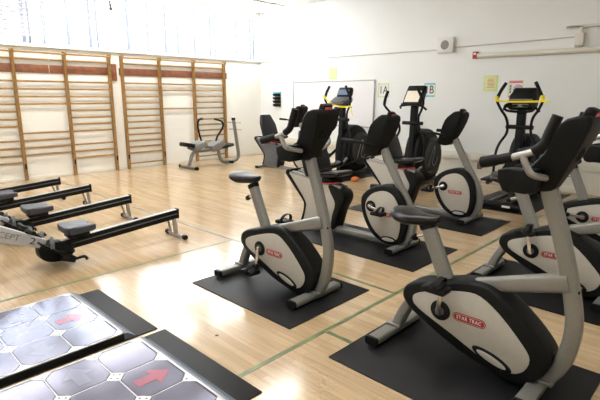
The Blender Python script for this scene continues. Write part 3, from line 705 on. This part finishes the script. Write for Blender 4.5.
# ------------------------------------------------------------------ ellipticals (rider faces +X)
def elliptical(loc, label, kind):
    t = thing('elliptical_trainer', label, 'elliptical trainer', loc, 0, 'elliptical trainers by the back wall')
    # base rails, stabilizers
    b = NB()
    for s in (-1, 1): sweep(b, [(-.72, s * .10, .07), (.75, s * .10, .07)], rrect(0.05, 0.06), side=(0, 1, 0))
    obj('base_frame', b, 'pedgrey', t)
    for u, L in ((-.68, .68), (.78, .60)):
        b = NB(); sweep(b, cr([(u, -L / 2, .045), (u, -L / 4, .055), (u, 0, .06), (u, L / 4, .055), (u, L / 2, .045)], 3), rrect(0.12, 0.085, 0.03), side=(1, 0, 0)); sbm = obj('stabilizer', b, 'black', t)
        if u < 0:
            b = NB(); box(b, (u - .062, -.17, .055), (0.004, .11, .03)); obj('sticker', b, 'white', sbm, 'white sticker')
    # drive housing
    b = NB()
    out = cr2([(-.02, .16), (-.05, .50), (.02, .80), (.16, .95), (.36, 1.0), (.60, .90), (.78, .68), (.82, .42), (.74, .18), (.52, .07), (.2, .06)], 4)
    prism(b, out, -.14, .14, 0.05, 3); hs = obj('drive_housing', b, 'black', t)
    for s in (-1, 1):
        b = NB(); lathe(b, [(.34, s * .13), (.35, s * .165), (.30, s * .185), (.27, s * .175), (.001, s * .18)], 32, 'y', (.42, 0, .50)); dk = obj('crank_disc', b, 'vinyl', t)
        b = NB(); pts = [(.28, s * .188, .34), (.36, s * .19, .56), (.44, s * .19, .70), (.46, s * .19, .60), (.40, s * .19, .42), (.46, s * .19, .34), (.56, s * .188, .42), (.55, s * .188, .50)]
        tube(b, pts, 0.008, 6, 4); obj('swirl_mark', b, 'greypad', dk, 'pale swirl mark')
    # mast
    b = NB(); sweep(b, cr([(.10, 0, .85), (.03, 0, 1.05), (.01, 0, 1.25), (.03, 0, 1.48)], 4), rrect(0.12, 0.09, 0.02), side=(0, 1, 0)); obj('mast', b, 'black', t)
    b = NB(); sweep(b, [(-.05, 0, .10), (0, 0, 1.1)], rrect(0.11, 0.08, 0.02), side=(0, 1, 0)); obj('column', b, 'black', t)
    b = NB(); tube(b, [(-.03, -.19, 1.11), (-.03, .19, 1.11)], 0.031, 12, 0); obj('crossbar', b, 'black', t)
    b = NB(); tube(b, [(-.03, .25, 1.36), (-.10, .20, 1.40), (-.09, .05, 1.42), (-.05, 0, 1.42), (-.09, -.05, 1.42), (-.10, -.20, 1.40), (-.03, -.25, 1.34)], 0.017, 10, 4); obj('fixed_handle', b, 'blackrub', t)
    # swinging arms
    for s in (-1, 1):
        sw = R((-21 if s > 0 else -8) if kind == 'paper' else 0)     # how far the arm is swung
        pts = [(-.15, s * .20, 1.745), (-.16, s * .265, 1.63), (-.15, s * .318, 1.51), (-.11, s * .265, 1.37), (-.08, s * .19, 1.25), (-.05, s * .165, 1.13), (-.04, s * .178, 1.0), (-.06, s * .255, .86), (-.09, s * .29, .70), (-.14, s * .28, .40)]
        pts = [((p[0] + .05) * math.cos(sw) + (p[2] - .7) * math.sin(sw) - .05, p[1], .7 + (p[2] - .7) * math.cos(sw) - (p[0] + .05) * math.sin(sw)) for p in pts]
        b = NB(); tube(b, pts, 0.019, 10, 4); a = obj('swing_arm', b, 'black', t)
        b = NB(); tube(b, pts[:3], 0.024, 10, 4); obj('arm_grip', b, 'blackrub', a)
        # pedal bar and footplate
        z0 = .36 if s > 0 else .24
        b = NB(); sweep(b, [(pts[-1][0], s * .27, pts[-1][2] - .01), (-.20, s * .18, z0 + 0.02), (-.62, s * .16, z0 - 0.02)], rrect(0.05, 0.05), side=(0, 1, 0)); pb = obj('pedal_bar', b, 'pedgrey', t)
        b = NB(); prism(b, cr2([(-.66, z0 + .01), (-.64, z0 + .045), (-.34, z0 + .055), (-.25, z0 + .10), (-.23, z0 + .06), (-.30, z0 + .01)]), s * .16 - .085, s * .16 + .085, 0.01); obj('footplate', b, 'black', pb)
        b = NB(); sweep(b, [(-.20, s * .18, z0), (.42, s * .19, .5 + s * .2)], rrect(0.035, 0.05), side=(0, 1, 0)); obj('link_bar', b, 'black', t)
    # console
    pre = set(t.children)
    rot = Matrix.Rotation(R(-35), 3, 'Y')
    if kind == 'paper':
        b = NB(); prism(b, cr2([(-.20, 1.39), (-.22, 1.44), (-.06, 1.70), (-.01, 1.715), (.03, 1.68), (-.02, 1.55), (-.08, 1.42)]), -.17, .17, 0.02, 2); c = obj('console', b, 'black', t)
        b = NB(); box(b, (-.165, 0, 1.545), (.004, .27, .215), 0, Matrix.Rotation(R(31.5), 3, 'Y')); obj('paper_sheet', b, 'cream', c, 'cream sheet covering the display')
        b = NB(); prism(b, [(-.25, 1.40), (-.14, 1.385), (-.14, 1.41), (-.25, 1.43)], -.175, .175, 0.006); obj('tray', b, 'black', c)
    elif kind == 'blue':
        b = NB(); prism(b, cr2([(-.08, 1.56), (-.09, 1.60), (-.02, 1.73), (.02, 1.74), (.06, 1.70), (.02, 1.57)]), -.155, .155, 0.02, 2); c = obj('console', b, 'black', t)
        b = NB(); box(b, (-.072, 0, 1.652), (.006, .26, .11), 0, Matrix.Rotation(R(27), 3, 'Y')); obj('display', b, 'bluescreen', c, 'blue reflective display')
        b = NB(); prism(b, cr2([(-.30, 1.42), (-.31, 1.45), (-.12, 1.555), (-.04, 1.57), (.0, 1.50), (-.08, 1.42), (-.2, 1.39)]), -.19, .19, 0.02, 2); k = obj('keypad', b, 'pedgrey', t, 'charcoal keypad shelf')
        b = NB(); box(b, (-.215, 0, 1.512), (.19, .30, .004), 0, Matrix.Rotation(R(-29), 3, 'Y')); obj('key_overlay', b, 'greyseat', k, 'grey key overlay')
    else:
        b = NB(); prism(b, cr2([(-.16, 1.39), (-.18, 1.46), (-.13, 1.60), (-.07, 1.68), (.0, 1.69), (.05, 1.64), (.04, 1.50), (-.04, 1.38)]), -.185, .185, 0.03, 3)
        for v in b.verts:
            if v.co.z > 1.6: v.co.y *= 0.86
        c = obj('console', b, 'black', t)
        b = NB(); box(b, (-.137, 0, 1.60), (.01, .26, .07), .002, Matrix.Rotation(R(27), 3, 'Y')); obj('display', b, 'black', c)
        b = NB(); box(b, (-.18, 0, 1.525), (.01, .32, .018), .002); obj('stripe', b, 'greypad', c, 'pale stripe')
        b = NB(); box(b, (-.185, 0, 1.44), (.02, .22, .05), .004); obj('card_slot', b, 'greypad', c, 'pale card holder')
        b = NB(); tube(b, [(-.17, .15, 1.47), (-.22, .20, 1.44), (-.21, .18, 1.37), (-.15, 0, 1.35), (-.21, -.18, 1.37), (-.22, -.20, 1.44), (-.17, -.15, 1.47)], 0.018, 8, 4); obj('console_rim', b, 'black', c)
    for ch in t.children:
        if ch not in pre: ch.location = (.10, 0, .015 if kind == 'paper' else -.02)
    return t
elliptical((7.25, 5.89, 0.008), 'black elliptical trainer with blue display and yellow tape, in front of the whiteboard', 'blue')
elliptical((7.25, 4.30, 0), 'black elliptical trainer with a cream sheet on its console, middle of the three', 'paper')
elliptical((7.25, 2.52, 0.008), 'black elliptical trainer with yellow tape across its arms, right of the yellow notice', 'plain')
# caution tape
def tape(pts, label, wraps):
    t = thing('caution_tape', label, 'tape', (0, 0, 0)); t.location = pts[0]
    o = Vector(pts[0])
    b = NB(); sweep(b, cr([Vector(p) - o for p in pts], 5), rrect(0.028, 0.002, 0.0008, 1), side=(0, 0, 1)); obj('band', b, 'tape', t)
    for w, r in wraps:
        b = NB(); c = Vector(w) - o
        sweep(b, [c + Vector((0, 0, -.035)), c + Vector((0, 0, .035))], circ(r, 12)); obj('wrap', b, 'tape', t)
    return t
# left elliptical at (7.25,5.85): arms at v +-.345
tape([(7.070, 6.215, 1.558), (7.045, 6.040, 1.448), (7.045, 5.840, 1.383), (7.065, 5.660, 1.368), (7.080, 5.570, 1.378), (7.075, 5.530, 1.308), (7.075, 5.490, 1.208)], 'yellow tape strung across the arms of the elliptical by the whiteboard', [((7.090, 6.200, 1.553), .032)])
tape([(7.070, 2.845, 1.50), (7.075, 2.7, 1.485), (7.095, 2.45, 1.485), (7.075, 2.24, 1.49), (7.070, 2.19, 1.495), (7.045, 2.09, 1.49)], 'yellow tape strung across the arms of the right-hand elliptical', [((7.090, 2.835, 1.53), .030), ((7.090, 2.205, 1.54), .030)])
b = NB(); bmesh.ops.create_icosphere(b, subdivisions=3, radius=0.075)
for v in b.verts: v.co.z = max(v.co.z * .55 + .04, 0.0) ; v.co += Vector((1, .6, .3)) * 0.02 * math.sin(v.co.x * 70 + v.co.y * 50) * (1 if v.co.z > .001 else 0)
for v in b.verts: v.co.z = max(v.co.z, 0.0)
o = tag(obj('cloth', b, 'orange', ang=80), 'small orange item on the floor beside the left elliptical', 'cloth'); o.location = (6.95, 5.30, 0.0)

# ------------------------------------------------------------------ abdominal bench
def ab_bench(loc, label):
    t = thing('abdominal_bench', label, 'exercise bench', loc)
    y0 = -.0
    pr = rrect(0.07, 0.07, 0.022)
    b = NB(); tube(b, [(-.62, -.30, .035), (-.62, .30, .035)], 0.034, 12, 0); f = obj('front_foot', b, 'silver', t)
    for s in (-1, 1):
        b = NB(); tube(b, [(-.62, s * .29, .036), (-.62, s * .35, .036)], 0.038, 12, 0); obj('end_cap', b, 'black', f, 'black end cap')
    b = NB(); sweep(b, cr([(-.62, 0, .05), (-.57, 0, .15), (-.52, 0, .28), (-.44, 0, .36), (-.2, 0, .37), (.12, 0, .37), (.20, 0, .33), (.22, 0, .22), (.28, 0, .10), (.42, 0, .055), (.60, 0, .055), (.74, 0, .10), (.78, 0, .22), (.75, 0, .45), (.66, 0, 1.04)], 4), pr, side=(0, 1, 0)); obj('main_frame', b, 'silver', t)
    b = NB(); lathe(b, [(.042, 1.02), (.05, 1.05), (.04, 1.075)], 14, 'z', (.66, 0, 0)); obj('post_cap', b, 'black', t, 'black post cap')
    b = NB(); tube(b, [(.50, -.14, .052), (.50, .14, .052)], 0.032, 12, 0); obj('rear_foot', b, 'black', t)
    for z, u in ((.96, .675), (.80, .70)):
        b = NB(); tube(b, [(u, -.24, z), (u, .24, z)], 0.012, 8, 0); obj('peg_bar', b, 'chrome', t)
    def pad(name, c, s, rz, m, lab=None, by=0.02):
        b = NB(); box(b, (0, 0, 0), s, by); o = obj(name, b, m, t, lab, loc=c); o.rotation_euler = (0, rz, 0)
    pad('seat_pad', (-.60, 0, .52), (.30, .26, .09), R(12), 'vinyl')
    pad('knee_pad', (-.36, 0, .50), (.30, .36, .13), R(-17), 'greypad', 'pale grey cushion')
    pad('thigh_pad', (.10, 0, .47), (.36, .36, .15), R(-22), 'greypad', 'pale grey cushion')
    pad('end_pad', (.42, 0, .44), (.30, .26, .07), R(-8), 'vinyl')
    b = NB(); sweep(b, [(-.60, 0, .47), (-.42, 0, .38)], pr, side=(0, 1, 0)); sweep(b, [(.42, 0, .42), (.12, 0, .36)], pr, side=(0, 1, 0)); obj('pad_support', b, 'silver', t)
    b = NB(); tube(b, [(-.22, 0, .52), (-.29, 0, .70), (-.33, 0, .92), (-.30, 0, 1.05), (-.20, 0, 1.08)], 0.022, 10, 4); obj('handle', b, 'blackrub', t, 'black curved handle')
    b = NB(); tube(b, [(.14, 0, .55), (.18, 0, .66), (.30, 0, .80), (.36, 0, .92), (.30, 0, 1.01), (.12, 0, 1.06)], 0.022, 10, 4); obj('handle', b, 'blackrub', t, 'black curved handle')
    return t
ab_bench((6.26, 8.9, 0), 'silver abdominal bench with black curved handles beside the right wall bars')

# ------------------------------------------------------------------ rowing machines
def rower(loc, label, text):
    t = thing('rowing_machine', label, 'rowing machine', loc, 0, 'rowing machines on the left')
    def rail(a): return .318 + a * .075      # top height along the monorail (a <= 0)
    a0, a1 = -1.40, .02
    b = NB(); sweep(b, [(a0, 0, rail(a0) - .055), (a1, 0, rail(a1) - .055)], rrect(0.055, 0.10, 0.012), side=(0, 1, 0)); mr = obj('monorail', b, 'black', t)
    for s in (-1, 1):
        b = NB(); sweep(b, [(a0, s * .028, rail(a0) - .05), (a1 - .01, s * .028, rail(a1) - .05)], rrect(0.006, 0.012, 0.002, 1), side=(0, 1, 0)); obj('rail_groove', b, 'pedgrey', mr)
    b = NB(); sweep(b, [(a0, 0, rail(a0) - .003), (a1 - .01, 0, rail(a1) - .003)], rrect(0.045, 0.007, 0.003, 1), side=(0, 1, 0)); obj('rail_top', b, 'alum', t, 'silver rail top')
    b = NB(); box(b, (a1 + .004, 0, rail(a1) - .05), (.02, .066, .115), .006); obj('rail_end_cap', b, 'black', t)
    b = NB(); sweep(b, [(-.02, 0, .24), (0.0, 0, .03)], rrect(0.05, 0.035, 0.01), side=(0, 1, 0)); obj('rear_leg', b, 'alum', t, 'silver rear leg')
    b = NB(); sweep(b, [(-.09, .02, .22), (-.01, .10, .05)], rrect(0.024, 0.024, 0.006), side=(0, 1, 0)); obj('leg_brace', b, 'alum', t, 'silver brace')
    b = NB(); tube(b, [(0, -.17, .028), (0, .17, .028)], 0.020, 12, 0); ft = obj('rear_foot', b, 'alum', t, 'silver foot bar')
    for s in (-1, 1):
        b = NB(); tube(b, [(0, s * .155, .028), (0, s * .20, .028)], 0.028, 12, 0); obj('end_cap', b, 'black', ft, 'black end cap')
    # seat
    us = -1.07
    b = NB(); box(b, (us, 0, rail(us) + .03), (.20, .13, .05), .01); obj('seat_carriage', b, 'black', t)
    b = NB(); pts = [(-.135, -.13), (-.08, -.15), (.07, -.15), (.13, -.12), (.125, -.05), (.095, 0), (.125, .05), (.13, .12), (.07, .15), (-.08, .15), (-.135, .13)]
    prism(b, cr2(pts, 3), 0, .055, 0.015, 3, 'z')
    for v in b.verts:
        if v.co.z > .02: v.co.z += 0.018 * abs(v.co.y) / .15 - 0.010 + (0.012 if v.co.x < -.08 else 0)
    st = obj('seat', b, 'greyseat', t, loc=(us + .01, 0, rail(us) + .06)); st.rotation_euler = (0, R(-3), 0)
    # footrests
    for s in (-1, 1):
        rot = Matrix.Rotation(R(38), 3, 'Y')
        b = NB(); box(b, (-1.33, s * .13, .185), (.30, .105, .02), .006, rot); fr = obj('footrest', b, 'black', t)
        b = NB(); box(b, (-1.22, s * .13, .085), (.12, .10, .06), .012, Matrix.Rotation(R(20), 3, 'Y')); obj('heel_cup', b, 'black', fr)
        b = NB(); sweep(b, cr([(-1.36, s * .13 - .065, .22), (-1.355, s * .13 - .05, .28), (-1.34, s * .13, .30), (-1.355, s * .13 + .05, .28), (-1.36, s * .13 + .065, .22)], 4), rrect(0.035, 0.005, 0.002, 1), side=(1, 0, 1)); obj('foot_strap', b, 'pedgrey', fr, 'grey foot strap')
        b = NB(); tube(b, [(-1.15, s * .13, .06), (-1.08, s * .15, .07), (-1.06, s * .17, .04)], 0.014, 8, 4); obj('strap_end', b, 'black', fr)
    b = NB(); tube(b, [(-1.27, -.19, .15), (-1.27, .19, .15)], 0.018, 10, 0); obj('foot_axle', b, 'black', t)
    b = NB(); prism(b, cr2([(-1.42, .22), (-1.30, .24), (-1.16, .20), (-1.14, .10), (-1.22, .045), (-1.36, .06), (-1.43, .12)]), -.065, .065, 0.012); obj('foot_block', b, 'black', t)
    # front frame: pale chain cover
    bc = [(-1.36, .275), (-1.36, .18), (-2.30, .555), (-2.30, .80), (-2.1, .69)]
    b = NB(); prism(b, bc, -.045, .045, 0.008); mf = obj('chain_cover', b, 'cover', t, 'pale chain cover')
    if text:
        sl = math.atan2(.59 - .265, -2.1 + 1.36)
        an = math.atan2((.265 + .155) / 2 - .44, -1.36 + 2.2)
        lettering('lettering', 'CONCEPT', .075, 'greyink', mf, (-1.73, -.047, .405), (R(90), R(25), 0), 'grey lettering reading CONCEPT', sx=1.0)
        lettering('lettering', '2', .085, 'ink', mf, (-1.475, -.047, .283), (R(90), R(24), 0), 'black numeral 2', sx=1.25, depth=.002)
    b = NB(); tube(b, [(-1.50, -.21, .40), (-1.50, -.10, .395), (-1.47, 0, .395), (-1.50, .10, .395), (-1.50, .21, .40)], 0.018, 10, 4); hd = obj('handle', b, 'black', t)
    b = NB(); sweep(b, [(-1.40, 0, .28), (-1.50, 0, .385)], rrect(0.05, 0.05), side=(0, 1, 0)); obj('handle_rest', b, 'black', t)
    # flywheel end (beyond the left picture edge)
    b = NB(); lathe(b, [(.10, -.10), (.25, -.09), (.28, -.04), (.28, .04), (.25, .09), (.10, .10)], 32, 'y', (-2.40, 0, .56)); obj('flywheel_cage', b, 'black', t)
    b = NB(); sweep(b, [(-2.45, 0, .56), (-2.55, 0, .03)], rrect(0.06, 0.05), side=(0, 1, 0)); obj('front_leg', b, 'alum', t)
    b = NB(); tube(b, [(-2.55, -.30, .03), (-2.55, .30, .03)], 0.03, 12, 0); obj('front_foot', b, 'black', t)
    return t
rower((2.69, 4.57, 0), 'nearest rowing machine, with a black numeral 2 on its pale cover', True)
rower((2.68, 5.68, 0), 'second nearest rowing machine, next behind the one with the numeral 2', True)
rower((2.63, 6.80, 0), 'third rowing machine back, only its rail and seat showing at the left edge', True)
rower((2.53, 7.72, 0), 'farthest rowing machine, the one closest to the wall bars', True)

# ------------------------------------------------------------------ dance pads
def dance_pad(loc, W, D, label, arrows):
    """W along x, D along y; loc = centre"""
    t = thing('dance_pad', label, 'dance pad', loc, 0, 'metal dance pads')
    b = NB(); box(b, (0, 0, .022), (W, D, .044), .005); obj('base', b, 'black', t)
    b = NB(); prism(b, [(W / 2, 0), (W / 2, .045), (W / 2 + .02, .045), (W / 2 + .075, .002), (W / 2 + .075, 0)], -D / 2, D / 2); obj('edge_ramp', b, 'bluegrey', t, 'blue-grey sloping edge')
    b = NB()
    for s in (-1, 1):
        box(b, (s * (W / 2 - .007), 0, .047), (.014, D, .008), .002); box(b, (0, s * (D / 2 - .007), .047), (W, .014, .008), .002)
    obj('rim', b, 'bracket', t, 'bright metal rim')
    tw, td = (W - .03) / 3, (D - .03) / 3; c = .048
    for k in (-.5, .5):
        b = NB(); box(b, (k * tw, 0, .045), (.006, D - .03, .006)); obj('divider', b, 'bracket', t, 'bright divider strip')
        b = NB(); box(b, (0, k * td, .0445), (W - .03, .006, .006)); obj('divider', b, 'bracket', t, 'bright divider strip')
    for i in (-1, 0, 1):
        for j in (-1, 0, 1):
            hx, hy = tw / 2 - .005, td / 2 - .005
            poly = [(hx, hy - c), (hx - c, hy), (-hx + c, hy), (-hx, hy - c), (-hx, -hy + c), (-hx + c, -hy), (hx - c, -hy), (hx, -hy + c)]
            b = NB(); prism(b, poly, .040, .050, .002, 1, 'z'); p = obj('step_panel', b, 'steel', t, loc=(i * tw, j * td, 0))
            if (i, j) in arrows:
                ax = [(-.10, -.035), (0.0, -.035), (0.0, -.085), (.10, 0), (0.0, .085), (0.0, .035), (-.10, .035)]
                b = NB(); prism(b, ax, .0495, .0508, 0, 1, 'z'); a = obj('arrow', b, arrows[(i, j)], p, 'arrow film'); a.rotation_euler = (0, 0, math.atan2(j, i) if (i or j) else 0)
    for i in range(4):
        for j in range(4):
            x, y = (i - 1.5) * tw, (j - 1.5) * td; k = c + .004
            poly = [(x + k, y), (x, y + k), (x - k, y), (x, y - k)]
            poly = [(max(-W / 2 + .012, min(W / 2 - .012, a)), max(-D / 2 + .012, min(D / 2 - .012, d))) for a, d in poly]
            b = NB(); prism(b, poly, .040, .0495, 0, 1, 'z')
            br = obj('corner_bracket', b, 'bracket', t, 'bright corner bracket')
            for dx, dy in ((.024, 0), (0, .024), (-.024, 0), (0, -.024)):
                px, py = x + dx, y + dy
                if abs(px) < W / 2 - .02 and abs(py) < D / 2 - .02:
                    b = NB(); lathe(b, [(.006, .049), (.006, .0505), (.003, .0515)], 8, 'z', (px, py, 0)); obj('screw', b, 'ink', br, 'dark screw')
    return t
dance_pad((.76, 3.21, .008), .88, .92, 'metal dance pad farther from the camera, just past the gap between the two pads', {(1, 0): 'arrowpink', (-1, 0): 'arrowpink', (0, 1): 'arrowblue', (0, -1): 'arrowblue'})
dance_pad((.80, 2.17, .008), .88, .92, 'metal dance pad nearest the camera at the bottom edge, with a pink arrow', {(1, 0): 'arrowpink', (-1, 0): 'arrowpink', (0, 1): 'arrowblue', (0, -1): 'arrowblue'})
rubber_mat(.20, 1.43, 2.745, 3.70, 'black rubber mat under the farther dance pad')
rubber_mat(.22, 1.46, 1.70, 2.70, 'black rubber mat under the nearer dance pad')

# small scraps on the floor
def scrap(x, y, r, m, label):
    b = NB(); P = [(r * random.uniform(.6, 1.1) * math.cos(a * PI / 4), r * random.uniform(.5, 1) * math.sin(a * PI / 4)) for a in range(8)]
    prism(b, P, 0.0, .006, 0.001, 1, 'z'); o = tag(obj('scrap', b, m), label, 'scrap'); o.location = (x, y, 0)
scrap(1.66, 2.38, .016, 'outlet', 'tiny brown scrap on the open floor between the dance pads and the bikes')
scrap(2.60, 4.36, .025, 'greypad', 'small grey scrap on the floor beside the nearest rowing machine foot')

# ------------------------------------------------------------------ daylight
W = bpy.data.worlds.new('World'); S.world = W; W.use_nodes = True
bg = W.node_tree.nodes['Background']
bg.inputs['Color'].default_value = (0.86, 0.94, 1.0, 1); bg.inputs['Strength'].default_value = 5.0
for i, (x0, x1) in enumerate(WINS):
    l = bpy.data.lights.new('window_portal', 'AREA'); l.shape = 'RECTANGLE'; l.size = x1 - x0; l.size_y = WZ1 - WZ0
    l.cycles.is_portal = True
    o = bpy.data.objects.new('window_portal', l); COL.objects.link(o)
    o.location = ((x0 + x1) / 2, YL + 0.24, (WZ0 + WZ1) / 2); o.rotation_euler = (R(-90), 0, 0)

# ------------------------------------------------------------------ camera
f = 468.0; p = math.atan2(103, f); a = math.atan2(465, math.hypot(f, 103))
cam = bpy.data.cameras.new('camera'); co = bpy.data.objects.new('camera', cam); COL.objects.link(co)
cam.sensor_fit = 'HORIZONTAL'; cam.sensor_width = 36.0; cam.lens = 36.0 * f / 600.0
cam.clip_start = 0.05
co.location = (0, 0, 1.55)
fwd = Vector((math.cos(a) * math.cos(p), math.sin(a) * math.cos(p), -math.sin(p)))
co.rotation_euler = fwd.to_track_quat('-Z', 'Y').to_euler()
S.camera = co
S.view_settings.view_transform = 'Standard'
S.view_settings.look = 'None'
S.view_settings.gamma = 1.0
S.view_settings.use_curve_mapping = False
S.view_settings.exposure = 1.83
